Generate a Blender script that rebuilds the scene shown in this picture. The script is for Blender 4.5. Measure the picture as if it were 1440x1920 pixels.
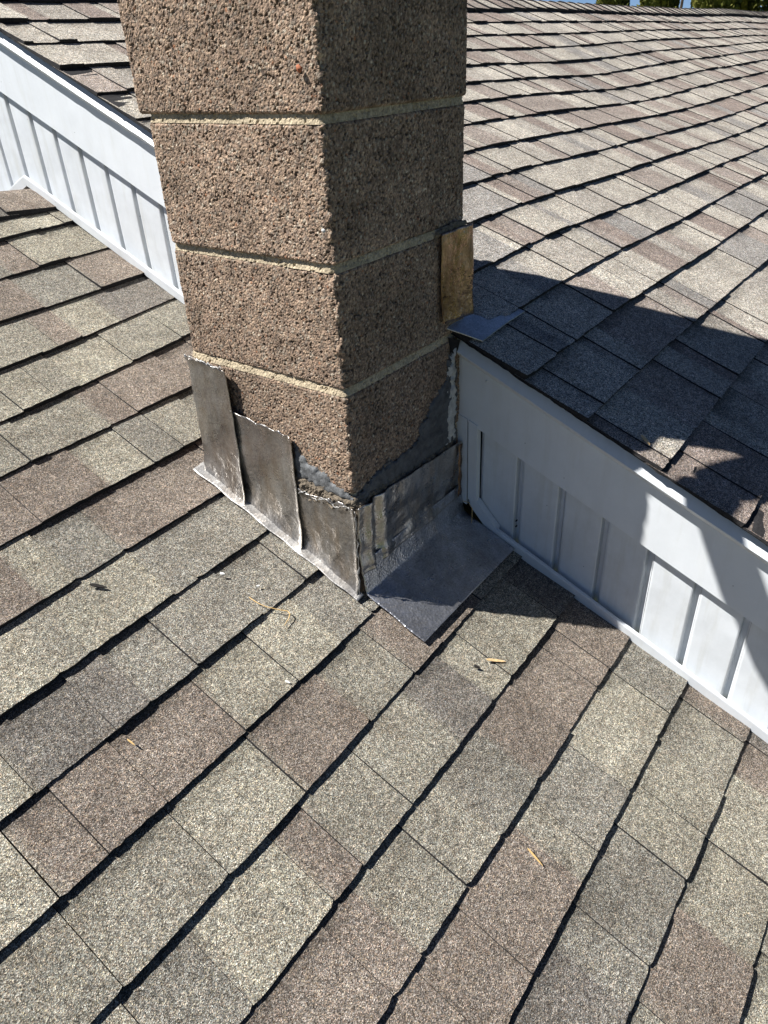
import bpy, math, random
import numpy as np
from mathutils import Matrix, Vector

# ------------------------------------------------------------------ clear
for o in list(bpy.data.objects):
    bpy.data.objects.remove(o)
scene = bpy.context.scene
COL = scene.collection
random.seed(7)
RNG = np.random.default_rng(11)

# ------------------------------------------------------------------ camera
CAM_R = np.array([[0.5925866, -0.8043785, -0.0426190],
                  [-0.4506240, -0.2871904, -0.8452572],
                  [0.6676669, 0.5200932, -0.5326574]])      # rows: right, down, forward
CAM_C = np.array([-0.87946, -0.75523, 0.92705])
FPX = 1360.95                                                # focal length in px of a 1440 px wide frame
cam = bpy.data.cameras.new('camera')
cam.sensor_fit = 'HORIZONTAL'
cam.sensor_width = 36.0
cam.lens = 36.0 * FPX / 1440.0
cam.clip_start = 0.02
cam.clip_end = 2000.0
cam_o = bpy.data.objects.new('camera', cam)
COL.objects.link(cam_o)
_r, _d, _f = CAM_R
cam_o.matrix_world = Matrix(((_r[0], -_d[0], -_f[0], CAM_C[0]),
                             (_r[1], -_d[1], -_f[1], CAM_C[1]),
                             (_r[2], -_d[2], -_f[2], CAM_C[2]),
                             (0, 0, 0, 1)))
scene.camera = cam_o

# ------------------------------------------------------------------ sky and sun
SUN_EL = math.radians(54.7)
SUN_H = np.array([0.66, -0.7513])                            # horizontal travel direction of the light
SUN_DIR = np.array([SUN_H[0] * math.cos(SUN_EL), SUN_H[1] * math.cos(SUN_EL), -math.sin(SUN_EL)])
world = bpy.data.worlds.new('World')
scene.world = world
world.use_nodes = True
wn = world.node_tree.nodes
wl = world.node_tree.links
wn.clear()
sky = wn.new('ShaderNodeTexSky')
sky.sky_type = 'NISHITA'
sky.sun_disc = False
sky.sun_elevation = SUN_EL
sky.sun_rotation = math.atan2(-SUN_H[0], -SUN_H[1])
sky.altitude = 1500
sky.air_density = 0.45
sky.dust_density = 0.45
sky.ozone_density = 5.0
bg = wn.new('ShaderNodeBackground')
bg.inputs['Strength'].default_value = 0.05
wo = wn.new('ShaderNodeOutputWorld')
wl.new(sky.outputs[0], bg.inputs['Color'])
wl.new(bg.outputs[0], wo.inputs['Surface'])

sun = bpy.data.lights.new('sun', 'SUN')
sun.energy = 5.0
sun.angle = math.radians(0.53)
sun.color = (1.0, 0.972, 0.925)
sun_o = bpy.data.objects.new('sun', sun)
COL.objects.link(sun_o)
sun_o.rotation_euler = Vector(SUN_DIR).to_track_quat('-Z', 'Y').to_euler()
sun_o.location = (-4, 5, 8)

vs = scene.view_settings
vs.view_transform = 'Standard'
vs.look = 'None'
vs.exposure = 0.95
vs.gamma = 1.0
vs.use_curve_mapping = False
scene.render.engine = 'CYCLES'
scene.render.resolution_x = 768
scene.render.resolution_y = 1024

# ------------------------------------------------------------------ numbers measured from the photograph
T = 0.41997                       # roof pitch, 5 in 12
CC = 1.0 / math.hypot(1, T)
EXP = 0.143                       # course exposure
ZU = 0.4473                       # upper roof above the lower one
XW = 0.396                        # siding plane of the gable wall
XF = 0.376                        # fascia face
XR = 0.3445                       # rake edge of the upper shingles
WA, WB = 0.404, 0.390             # chimney plan
Z1, HB = 0.2303, 0.2079           # first joint, course height
YRL, YRU = 1.50, 1.665             # ridge lines


def tag(o, label=None, cat=None, group=None, kind=None):
    if label: o['label'] = label
    if cat: o['category'] = cat
    if group: o['group'] = group
    if kind: o['kind'] = kind
    return o


def mesh_obj(name, verts, faces, mat, parent=None, col=None, smooth=False, mat2=None, idx=None):
    me = bpy.data.meshes.new(name)
    me.from_pydata([tuple(map(float, v)) for v in verts], [], faces)
    me.update()
    if col is not None:
        a = me.color_attributes.new('col', 'FLOAT_COLOR', 'POINT')
        a.data.foreach_set('color', np.asarray(col, dtype=np.float32).ravel())
    if smooth:
        me.polygons.foreach_set('use_smooth', [True] * len(me.polygons))
    me.materials.append(mat)
    if mat2 is not None:
        me.materials.append(mat2)
        me.polygons.foreach_set('material_index', idx)
    o = bpy.data.objects.new(name, me)
    COL.objects.link(o)
    if parent is not None:
        o.parent = parent
    return o


def empty(name, loc=(0, 0, 0)):
    o = bpy.data.objects.new(name, None)
    o.empty_display_size = 0.1
    COL.objects.link(o)
    return o


# ------------------------------------------------------------------ noise in numpy
def hash3(ix, iy, iz, seed=0):
    h = (ix.astype(np.int64) * 73856093) ^ (iy.astype(np.int64) * 19349663) ^ (iz.astype(np.int64) * 83492791) ^ (seed * 2654435761)
    h = h & 0xFFFFFFFF
    h = ((h ^ (h >> 16)) * 0x45d9f3b) & 0xFFFFFFFF
    h = ((h ^ (h >> 16)) * 0x45d9f3b) & 0xFFFFFFFF
    h = h ^ (h >> 16)
    return (h & 0xFFFFFF) / float(0x1000000)


def vnoise(P, scale, seed=0):
    Q = np.asarray(P, float) * scale
    i = np.floor(Q).astype(np.int64)
    f = Q - i
    f = f * f * (3 - 2 * f)
    r = 0
    for a in (0, 1):
        for b in (0, 1):
            for c in (0, 1):
                w = (f[:, 0] if a else 1 - f[:, 0]) * (f[:, 1] if b else 1 - f[:, 1]) * (f[:, 2] if c else 1 - f[:, 2])
                r = r + w * hash3(i[:, 0] + a, i[:, 1] + b, i[:, 2] + c, seed)
    return r * 2 - 1


def worley(P, scale, seed=0):
    Q = np.asarray(P, float) * scale
    i = np.floor(Q).astype(np.int64)
    best = np.full(len(Q), 9.0)
    bid = np.zeros(len(Q))
    for a in (-1, 0, 1):
        for b in (-1, 0, 1):
            for c in (-1, 0, 1):
                jx, jy, jz = i[:, 0] + a, i[:, 1] + b, i[:, 2] + c
                px = jx + hash3(jx, jy, jz, seed + 1)
                py = jy + hash3(jx, jy, jz, seed + 2)
                pz = jz + hash3(jx, jy, jz, seed + 3)
                dd = (Q[:, 0] - px) ** 2 + (Q[:, 1] - py) ** 2 + (Q[:, 2] - pz) ** 2
                m = dd < best
                best[m] = dd[m]
                bid[m] = hash3(jx, jy, jz, seed + 4)[m]
    return np.sqrt(best), bid


def to_px(P):
    q = (np.asarray(P, float) - CAM_C) @ CAM_R.T
    z = np.maximum(q[..., 2], 1e-3)
    return 720 + FPX * q[..., 0] / z, 960 + FPX * q[..., 1] / z, q[..., 2]


# ------------------------------------------------------------------ materials
class N:
    """tiny helper around a node tree"""
    def __init__(self, name):
        self.m = bpy.data.materials.new(name)
        self.m.use_nodes = True
        self.t = self.m.node_tree
        self.t.nodes.clear()
        self.out = self.t.nodes.new('ShaderNodeOutputMaterial')
        self.b = self.t.nodes.new('ShaderNodeBsdfPrincipled')
        self.t.links.new(self.b.outputs[0], self.out.inputs[0])
        self.tc = self.t.nodes.new('ShaderNodeTexCoord').outputs['Object']

    def link(self, a, b):
        self.t.links.new(a, b)

    def set(self, **k):
        for n, v in k.items():
            self.b.inputs[n.replace('_', ' ')].default_value = v

    def noise(self, scale, detail=3, rough=0.55, vec=None, out='Fac'):
        n = self.t.nodes.new('ShaderNodeTexNoise')
        n.inputs['Scale'].default_value = scale
        n.inputs['Detail'].default_value = detail
        n.inputs['Roughness'].default_value = rough
        self.link(vec or self.tc, n.inputs['Vector'])
        return n.outputs[out]

    def voro(self, scale, out='Color', vec=None):
        n = self.t.nodes.new('ShaderNodeTexVoronoi')
        n.inputs['Scale'].default_value = scale
        self.link(vec or self.tc, n.inputs['Vector'])
        return n.outputs[out]

    def scalev(self, s):
        n = self.t.nodes.new('ShaderNodeMapping')
        n.inputs['Scale'].default_value = s
        self.link(self.tc, n.inputs['Vector'])
        return n.outputs[0]

    def ramp(self, fac, stops, interp='LINEAR'):
        n = self.t.nodes.new('ShaderNodeValToRGB')
        n.color_ramp.interpolation = interp
        e = n.color_ramp.elements
        while len(e) < len(stops):
            e.new(0.5)
        for el, (p, c) in zip(e, stops):
            el.position = p
            el.color = (*c, 1) if len(c) == 3 else c
        self.link(fac, n.inputs[0])
        return n.outputs[0]

    def mix(self, fac, a, b, mode='MIX'):
        n = self.t.nodes.new('ShaderNodeMix')
        n.data_type = 'RGBA'
        n.blend_type = mode
        for s, v in ((n.inputs[0], fac), (n.inputs[6], a), (n.inputs[7], b)):
            if isinstance(v, (int, float)):
                s.default_value = v
            elif isinstance(v, tuple):
                s.default_value = (*v, 1)
            else:
                self.link(v, s)
        return n.outputs[2]

    def math(self, op, a, b=0.0):
        n = self.t.nodes.new('ShaderNodeMath')
        n.operation = op
        for s, v in ((n.inputs[0], a), (n.inputs[1], b)):
            if isinstance(v, (int, float)):
                s.default_value = v
            else:
                self.link(v, s)
        return n.outputs[0]

    def maprange(self, v, a, b, c, d):
        n = self.t.nodes.new('ShaderNodeMapRange')
        for i, x in enumerate((v, a, b, c, d)):
            if isinstance(x, (int, float)):
                n.inputs[i].default_value = x
            else:
                self.link(x, n.inputs[i])
        return n.outputs[0]

    def sep(self, c):
        n = self.t.nodes.new('ShaderNodeSeparateColor')
        self.link(c, n.inputs[0])
        return n.outputs

    def attr(self, name, out='Color'):
        n = self.t.nodes.new('ShaderNodeAttribute')
        n.attribute_name = name
        return n.outputs[out]

    def bump(self, h, strength=0.5, dist=0.001, normal=None):
        n = self.t.nodes.new('ShaderNodeBump')
        n.inputs['Strength'].default_value = strength
        n.inputs['Distance'].default_value = dist
        self.link(h, n.inputs['Height'])
        if normal is not None:
            self.link(normal, n.inputs['Normal'])
        return n.outputs[0]

    def color(self, c):
        self.link(c, self.b.inputs['Base Color'])

    def normal(self, n):
        self.link(n, self.b.inputs['Normal'])


def gray(v):
    return (v, v, v)


def mat_shingle(name):
    m = N(name)
    m.set(Roughness=0.92, Specular_IOR_Level=0.25)
    base = m.attr('col')
    vn = m.t.nodes.new('ShaderNodeTexVoronoi')
    vn.inputs['Scale'].default_value = 760.0
    m.link(m.tc, vn.inputs['Vector'])
    g = m.sep(vn.outputs['Color'])
    tone = m.ramp(g[0], [(0.0, gray(0.14)), (0.20, gray(0.42)), (0.5, gray(0.86)), (0.78, gray(1.42)), (0.92, gray(2.0)), (1.0, gray(3.0))])
    hue = m.ramp(g[1], [(0.0, (1.14, 0.96, 0.82)), (0.4, (1.0, 1.0, 1.0)), (0.7, (0.93, 1.01, 1.05)), (1.0, (1.12, 1.03, 0.80))])
    c = m.mix(1.0, base, tone, 'MULTIPLY')
    c = m.mix(1.0, c, hue, 'MULTIPLY')
    mott = m.ramp(m.noise(110.0, 1), [(0.3, gray(0.76)), (0.7, gray(1.24))])
    c = m.mix(1.0, c, mott, 'MULTIPLY')
    stain = m.ramp(m.noise(5.0, 3, 0.6), [(0.3, gray(0.84)), (0.7, gray(1.14))])
    c = m.mix(1.0, c, stain, 'MULTIPLY')
    blot = m.ramp(m.noise(17.0, 4, 0.7), [(0.34, (0.84, 0.82, 0.80)), (0.52, gray(1.0)), (0.70, (1.10, 1.10, 1.07))])
    c = m.mix(1.0, c, blot, 'MULTIPLY')
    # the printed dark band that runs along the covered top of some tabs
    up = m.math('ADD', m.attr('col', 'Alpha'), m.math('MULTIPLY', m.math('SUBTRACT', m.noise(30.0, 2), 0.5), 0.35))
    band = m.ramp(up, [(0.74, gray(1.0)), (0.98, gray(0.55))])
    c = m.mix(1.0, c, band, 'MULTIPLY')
    # lost granules: tiny black specks
    sp = m.ramp(m.voro(55.0, 'Distance'), [(0.045, gray(0.12)), (0.075, gray(1.0))])
    c = m.mix(1.0, c, sp, 'MULTIPLY')
    m.color(c)
    m.normal(m.bump(vn.outputs['Distance'], 0.9, 0.0014))
    return m.m


def mat_block(name):
    m = N(name)
    m.set(Roughness=0.95, Specular_IOR_Level=0.2)
    base = m.attr('col')
    fine = m.ramp(m.noise(420.0, 3, 0.7), [(0.25, gray(0.55)), (0.75, gray(1.45))])
    big = m.ramp(m.noise(9.0, 4), [(0.3, gray(0.85)), (0.7, gray(1.12))])
    c = m.mix(1.0, m.mix(1.0, base, fine, 'MULTIPLY'), big, 'MULTIPLY')
    m.color(c)
    m.normal(m.bump(m.noise(520.0, 3, 0.7), 0.8, 0.0016))
    return m.m


def mat_lead(name, c0, c1, stain, metallic=0.8, rough=(0.34, 0.58), bumpd=0.0022, oxide=0.25, pebble=0.35, stainamt=0.7):
    m = N(name)
    m.set(Metallic=metallic)
    n1 = m.noise(11.0, 6, 0.68)
    c = m.ramp(n1, [(0.30, c0), (0.50, tuple((p + q) / 2 for p, q in zip(c0, c1))), (0.70, c1)])
    st = m.ramp(m.noise(1.0, 5, 0.65, vec=m.scalev((34, 34, 11))), [(0.42, gray(0.0)), (0.68, gray(1.0))])
    c = m.mix(m.math('MULTIPLY', st, stainamt), c, stain)
    fine = m.ramp(m.noise(260.0, 3, 0.7), [(0.3, gray(0.72)), (0.7, gray(1.28))])
    c = m.mix(1.0, c, fine, 'MULTIPLY')
    ox = m.ramp(m.noise(55.0, 6, 0.8), [(0.60, gray(0)), (0.72, gray(1))])
    c = m.mix(m.math('MULTIPLY', ox, oxide), c, (0.50, 0.50, 0.51))
    m.color(c)
    m.link(m.maprange(m.noise(30.0, 5, 0.7), 0.3, 0.7, rough[0], rough[1]), m.b.inputs['Roughness'])
    nb = m.bump(m.voro(190.0, 'Distance'), pebble, 0.0022)
    nb = m.bump(m.noise(24.0, 4, 0.6), 0.7, bumpd * 2.2, nb)
    m.normal(nb)
    return m.m


def mat_paint(name, col, rough=0.42, grime=0.12):
    m = N(name)
    m.set(Roughness=rough, Specular_IOR_Level=0.4)
    d = m.ramp(m.noise(14.0, 5, 0.65), [(0.35, gray(1.0)), (0.85, gray(1.0 - grime))])
    s = m.ramp(m.noise(1.0, 4, 0.6, vec=m.scalev((40, 40, 5))), [(0.5, gray(1.0)), (0.85, (1 - grime * .8, 1 - grime * .9, 1 - grime * 1.2))])
    sp = m.ramp(m.voro(23.0, 'Distance'), [(0.02, gray(0.35)), (0.035, gray(1.0))])
    c = m.mix(1.0, m.mix(1.0, col, d, 'MULTIPLY'), s, 'MULTIPLY')
    c = m.mix(1.0, c, sp, 'MULTIPLY')
    m.color(c)
    nb = m.bump(m.noise(1.0, 3, 0.6, vec=m.scalev((300, 60, 700))), 0.10, 0.0008)
    nb = m.bump(m.noise(7.0, 2), 0.25, 0.004, nb)
    m.normal(nb)
    return m.m


def mat_plain(name, col, rough=0.8, scale=40.0, var=0.25, metallic=0.0, bump=0.001):
    m = N(name)
    m.set(Roughness=rough, Metallic=metallic, Specular_IOR_Level=0.3)
    v = m.ramp(m.noise(scale, 5, 0.65), [(0.3, gray(1 - var)), (0.7, gray(1 + var))])
    m.color(m.mix(1.0, col, v, 'MULTIPLY'))
    m.normal(m.bump(m.noise(scale * 4, 4, 0.7), 0.6, bump))
    return m.m


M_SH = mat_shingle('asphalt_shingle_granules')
M_DECK = mat_plain('roofing_felt', (0.03, 0.03, 0.03), 0.95)
M_EDGE = mat_plain('shingle_cut_edge', (0.022, 0.021, 0.022), 0.95, 200, 0.5)
M_BLOCK = mat_block('lava_aggregate_block')
M_LEAD = mat_lead('weathered_lead', (0.24, 0.235, 0.235), (0.56, 0.545, 0.53), (0.30, 0.235, 0.17), 0.92, (0.20, 0.44), 0.0026, 0.22, 0.18, 0.6)
M_LEADB = mat_lead('lead_apron', (0.30, 0.31, 0.34), (0.58, 0.59, 0.63), (0.27, 0.25, 0.23), 0.85, (0.22, 0.42), 0.0022, 0.18, 0.40, 0.45)
M_PAN = mat_lead('bright_lead_pan', (0.36, 0.37, 0.40), (0.60, 0.62, 0.66), (0.26, 0.25, 0.24), 0.65, (0.30, 0.50), 0.0015, 0.2, 0.3, 0.3)
M_LEADF = mat_lead('lead_flange', (0.34, 0.335, 0.33), (0.56, 0.55, 0.53), (0.32, 0.28, 0.24), 0.70, (0.38, 0.56), 0.0010, 0.3, 0.16, 0.5)
M_OXIDE = mat_lead('oxidised_lead_edge', (0.15, 0.15, 0.15), (0.40, 0.40, 0.395), (0.22, 0.19, 0.16), 0.45, (0.4, 0.6), 0.003, 0.6)
M_BRONZE = mat_lead('tan_patina_metal', (0.19, 0.115, 0.075), (0.54, 0.365, 0.245), (0.11, 0.058, 0.034), 0.92, (0.18, 0.42), 0.0040, 0.25, 0.12, 0.9)
M_WHITE = mat_paint('white_siding', (0.645, 0.675, 0.705), 0.45, 0.20)
M_TRIM = mat_paint('white_trim', (0.675, 0.705, 0.735), 0.38, 0.10)
M_GROOVE = mat_paint('siding_groove', (0.55, 0.57, 0.58), 0.5, 0.15)
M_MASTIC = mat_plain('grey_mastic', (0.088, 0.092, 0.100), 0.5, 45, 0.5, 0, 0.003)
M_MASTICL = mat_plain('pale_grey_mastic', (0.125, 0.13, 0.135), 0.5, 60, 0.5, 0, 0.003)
M_CAULK = mat_plain('white_caulk', (0.48, 0.48, 0.47), 0.7, 90, 0.25, 0, 0.002)
M_RUBBLE = mat_plain('crumbled_mortar', (0.17, 0.14, 0.105), 0.95, 160, 0.65, 0, 0.004)
M_CONC = mat_plain('concrete_crown', (0.36, 0.34, 0.31), 0.9, 25, 0.2, 0, 0.002)
M_STEEL = mat_plain('galvanised_steel', (0.45, 0.46, 0.47), 0.4, 30, 0.15, 0.8, 0.0005)
M_BLACK = mat_plain('dark_gap', (0.018, 0.018, 0.02), 0.9)
M_STRAW = mat_plain('dry_straw', (0.62, 0.42, 0.18), 0.7, 300, 0.2)
M_WOOD = mat_plain('pale_wood_chip', (0.66, 0.46, 0.24), 0.75, 200, 0.25)
M_FLAKE = mat_plain('white_paint_flake', (0.78, 0.77, 0.73), 0.7, 100, 0.1)
M_TWIG = mat_plain('black_debris', (0.02, 0.018, 0.016), 0.85, 100, 0.2)
M_BARK = mat_plain('bark', (0.10, 0.075, 0.055), 0.95, 20, 0.35, 0, 0.01)
M_LAWN = mat_plain('lawn', (0.07, 0.085, 0.03), 0.95, 0.8, 0.35, 0, 0.02)


def mat_leaf(name, a, b):
    m = N(name)
    m.set(Roughness=0.75, Specular_IOR_Level=0.25)
    m.color(m.ramp(m.noise(3.5, 4, 0.7), [(0.35, a), (0.65, b)]))
    return m.m


M_CEDAR = mat_leaf('cedar_foliage', (0.055, 0.075, 0.015), (0.20, 0.19, 0.035))

# ------------------------------------------------------------------ the two roofs
# colours of the granule blends (albedo)
PAL_LOW = [((0.272, 0.257, 0.218), 5), ((0.240, 0.227, 0.196), 5), ((0.206, 0.196, 0.175), 3.6), ((0.196, 0.168, 0.147), 4.2), ((0.166, 0.154, 0.142), 2.2)]
PAL_UP = [((0.405, 0.380, 0.345), 7), ((0.345, 0.322, 0.296), 4), ((0.295, 0.258, 0.238), 3.2), ((0.258, 0.217, 0.199), 2.4), ((0.280, 0.268, 0.260), 1.6)]


def pick(pal, rnd):
    tot = sum(w for _, w in pal)
    r = rnd.random() * tot
    for c, w in pal:
        r -= w
        if r <= 0:
            break
    k = rnd.uniform(0.92, 1.08)
    return tuple(v * k for v in c)


def w_low(x, s):
    return 0.0025 * math.sin(3.1 * x + 1.7 * s) + 0.002 * math.sin(6.3 * x - 4.1 * s + 1.0)


def w_up(x, s):
    g = lambda cx, cs, sx, ss: math.exp(-((x - cx) / sx) ** 2 - ((s - cs) / ss) ** 2)
    return (0.018 * g(0.95, -0.05, 0.55, 0.40) - 0.024 * g(3.1, -0.80, 0.85, 0.5) - 0.016 * g(3.4, 0.0, 0.8, 0.45)
            + 0.012 * g(1.2, -0.55, .5, .3) - 0.01 * g(8.5, -1.4, 1.5, 0.3)
            + 0.005 * math.sin(1.7 * x + 0.8) * math.sin(2.6 * s) + 0.002 * math.sin(2.9 * x + 5.1 * s)) * min(1.0, 0.35 + (x - 0.35) * 1.6)


def roofpt(x, s, h, z0, wf):
    return (x, -s * CC - h * T * CC, z0 - s * CC * T + h * CC + wf(x, s))


LOWFIT = {0: (-.044, -1.101), 1: (-.076, -.959), 2: (-.076, -.818), 3: (-.045, -.674), 4: (-.033, -.528), 5: (-.017, -.379),
          6: (-.009, -.238), 7: (-.006, -.098), 8: (-.007, .043), 9: (-.006, .186), 10: (-.003, .330), 11: (.006, .474),
          12: (.008, .618), 13: (.012, .764), 14: (.002, .904), -1: (-.05, -1.252), -2: (-.06, -1.402)}


def s_low(k):
    if k in LOWFIT:
        b, a = LOWFIT[k]
        return lambda x: a + b * max(-1.0, min(0.45, x)) + 0.0012 * math.sin(5.0 * x + 1.9 * k)
    return lambda x: 0.904 + (k - 14) * EXP


def s_up(k):
    a = 0.0407 + (k - 13) * EXP
    if k == 16: a += 0.018
    if k == 17: a += 0.045
    if k > 17: a += 0.05
    return lambda x: a + 0.002 * math.sin(2.3 * x + 1.3 * k * k)


def make_piece(x0, x1, sf, sn, tooth, lift, z0, wf, rnd, fine, band):
    """one tab of a course: slab from its butt edge up under the next course"""
    gap = 0.00035
    nx = max(3, int((x1 - x0) / fine))
    xs = [x0 + gap + (x1 - x0 - 2 * gap) * i / nx for i in range(nx + 1)]
    hb = (0.0086 if tooth else 0.0052) + lift
    ht = 0.0006 if tooth else -0.0020
    bow = rnd.uniform(-0.0006, 0.0014)
    V, F, A, I = [], [], [], []
    skew = rnd.uniform(-0.0014, 0.0014)
    cut = rnd.uniform(-0.0010, 0.0010)
    for i, x in enumerate(xs):
        u = i / nx
        jit = rnd.gauss(0, 0.0005) + cut + skew * (u - 0.5)
        if i in (0, nx) and rnd.random() < 0.5:
            jit -= rnd.uniform(0.001, 0.004)
        s0 = sf(x) + jit
        e = sf(x) - sn(x)
        h0 = hb + bow * 4 * u * (1 - u)
        dx = rnd.gauss(0, 0.0006) if i in (0, nx) else 0
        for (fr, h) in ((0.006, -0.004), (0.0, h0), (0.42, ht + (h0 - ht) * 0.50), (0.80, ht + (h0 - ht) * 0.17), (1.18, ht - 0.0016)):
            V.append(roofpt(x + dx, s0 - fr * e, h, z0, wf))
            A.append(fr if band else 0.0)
    R = 5
    for i in range(nx):
        for r in range(R - 1):
            a = i * R + r
            F.append((a, a + R, a + R + 1, a + 1))
            I.append(1 if r == 0 else 0)
    for i, flip in ((0, False), (nx, True)):
        n = len(V)
        b = i * R
        low = [roofpt(xs[i], sf(xs[i]) - fr * EXP, -0.005, z0, wf) for fr in (0.42, 0.80, 1.18)]
        V += low
        A += [0, 0, 0]
        q = [(b, b + 1, b + 2, n), (n, b + 2, b + 3, n + 1), (n + 1, b + 3, b + 4, n + 2)]
        F += [tuple(reversed(f)) if flip else f for f in q]
        I += [1, 1, 1]
    return V, F, A, I


def build_roof(name, z0, wf, sfun, ks, x0f, x1, pal, wrange, ridge_y, deck_bot, label_deck, seed, near_x):
    rnd = random.Random(seed)
    # deck: both slopes as one sheet under the shingles
    xs = np.linspace(x0f[0] if isinstance(x0f, tuple) else x0f, x1, 40)
    ss = np.linspace(-ridge_y / CC, deck_bot, 24)
    V, F = [], []
    x_a = (x0f if not isinstance(x0f, tuple) else x0f[0]) + 0.012
    xs = np.linspace(x_a, x1, 60)
    for x in xs:
        for s in ss:
            V.append(roofpt(float(x), float(s), -0.013, z0, wf))
        for q in (0.8, 1.6, 2.6):
            V.append((float(x), ridge_y + q, z0 + T * ridge_y - q * T - 0.012))
    n = len(ss) + 3
    order = list(range(len(ss) - 1, -1, -1)) + [len(ss), len(ss) + 1, len(ss) + 2]
    for i in range(len(xs) - 1):
        for a, b in zip(order[:-1], order[1:]):
            F.append((i * n + a, (i + 1) * n + a, (i + 1) * n + b, i * n + b))
    roof = mesh_obj(name, V, F, M_DECK)
    tag(roof, kind='structure', label=label_deck)
    pieces = []
    for k in ks:
        sf, sn = sfun(k), sfun(k - 1)
        x = (x0f if not isinstance(x0f, tuple) else x0f[0]) - rnd.uniform(0, 0.0)
        first = True
        prev = None
        tooth = rnd.random() < 0.5
        colr = pick(pal, rnd)
        while x < x1 - 1e-6:
            w = rnd.uniform(*wrange) if rnd.random() < 0.72 else rnd.uniform(wrange[0] * 0.35, wrange[0] * 0.9)
            if first:
                w *= rnd.uniform(0.3, 1.0)
                first = False
            xe = min(x + max(w, 0.028), x1)
            if x1 - xe < 0.02:
                xe = x1
            lift = abs(rnd.gauss(0, 0.0011))
            near = x < near_x
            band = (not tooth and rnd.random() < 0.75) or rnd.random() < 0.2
            xa = x + (rnd.uniform(-0.004, 0.004) if x <= xs[0] else 0)
            V, F, A, I = make_piece(xa, xe, sf, sn, tooth, lift, z0, wf, rnd, 0.009 if near else 0.03, band)
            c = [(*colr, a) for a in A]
            nseg = (len(A) - 6) // 5 - 1
            if prev is not None and nseg >= 4:
                for q in range(5):
                    c[q] = (*[0.5 * (m_ + n_) for m_, n_ in zip(prev, colr)], A[q])
                    c[5 + q] = (*[0.2 * m_ + 0.8 * n_ for m_, n_ in zip(prev, colr)], A[5 + q])
            prev = colr
            # size it takes in the photograph
            sx, sy, dz = to_px(np.array([V[1], V[-5 if len(V) > 5 else 1], V[4]]))
            cx, cy = float(np.mean(sx)), float(np.mean(sy))
            area = abs((sx[1] - sx[0]) * (sy[2] - sy[0]) - (sx[2] - sx[0]) * (sy[1] - sy[0]))
            vis = dz.min() > 0.1 and -80 < cx < 1520 and -60 < cy < 1990
            pieces.append((area if vis else 0.0, V, F, c, I))
            x = xe
            if rnd.random() < 0.62:
                tooth = not tooth
            if rnd.random() < 0.9:
                colr = pick(pal, rnd)
    pieces.sort(key=lambda p: -p[0])
    nobj = min(299, sum(1 for p in pieces if p[0] > 60))
    for _, V, F, c, I in pieces[:nobj]:
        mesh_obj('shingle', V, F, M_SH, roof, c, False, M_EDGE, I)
    V, F, c, I = [], [], [], []
    for _, v, f, cc, ii in pieces[nobj:]:
        I += ii
        b = len(V)
        V += v
        F += [tuple(i + b for i in q) for q in f]
        c += cc
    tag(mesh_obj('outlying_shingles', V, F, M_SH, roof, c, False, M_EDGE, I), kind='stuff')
    return roof


def ridge_caps(roof, x0, x1, ridge_y, z0, wf, pal, seed, half=0.15, exp=0.14):
    rnd = random.Random(seed)
    x = x1
    n = 0
    zr = z0 + T * ridge_y
    while x > x0:
        xa = max(x - exp, x0)
        hw = half + rnd.uniform(-0.006, 0.006)
        V, F = [], []
        prof = [(-hw, 0), (-hw, 1), (-hw * 0.5, 1), (-0.03, 1), (0.0, 1), (0.03, 1), (hw * 0.5, 1), (hw, 1), (hw, 0)]
        for (xx, lift) in ((xa - 0.02, 0.020 + rnd.uniform(0, .003)), (x + 0.015, 0.012)):
            w = wf(xx, -ridge_y / CC)
            for (d, up) in prof:
                drop = abs(d) * T
                rnd_top = 0.006 * max(0, 1 - abs(d) / 0.03)
                hh = (lift - rnd_top) if up else 0.003
                yy = ridge_y + d + (rnd.gauss(0, 0.002) if abs(d) > 0.1 else 0)
                V.append((xx + rnd.gauss(0, 0.001), yy, zr - drop + hh + w))
        m = len(prof)
        for i in range(m - 1):
            F.append((i, m + i, m + i + 1, i + 1))
        F.append(tuple(range(m)))
        c = pick(pal, rnd)
        mesh_obj('ridge_cap', V, F, M_SH, roof, [(*c, 0.0)] * len(V), False, M_EDGE, [1] + [0] * (m - 3) + [1, 1])
        x = xa
        n += 1


lower_roof = build_roof('lower_roof', 0.0, w_low, s_low, range(-2, 21), -2.3, 0.388, PAL_LOW, (0.095, 0.20), YRL, 1.95,
                        'lower shingle roof in front of the white gable wall', 5, 9)
ridge_caps(lower_roof, -2.3, 0.385, YRL, 0.0, w_low, PAL_LOW, 3, 0.118)
upper_roof = build_roof('upper_roof', ZU, w_up, s_up, range(2, 25), XR, 13.0, PAL_UP, (0.075, 0.165), YRU, 1.75,
                        'upper shingle roof behind the chimney', 9, 2.4)
ridge_caps(upper_roof, XR, 13.0, YRU, ZU, w_up, PAL_UP, 4, 0.125)

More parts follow.
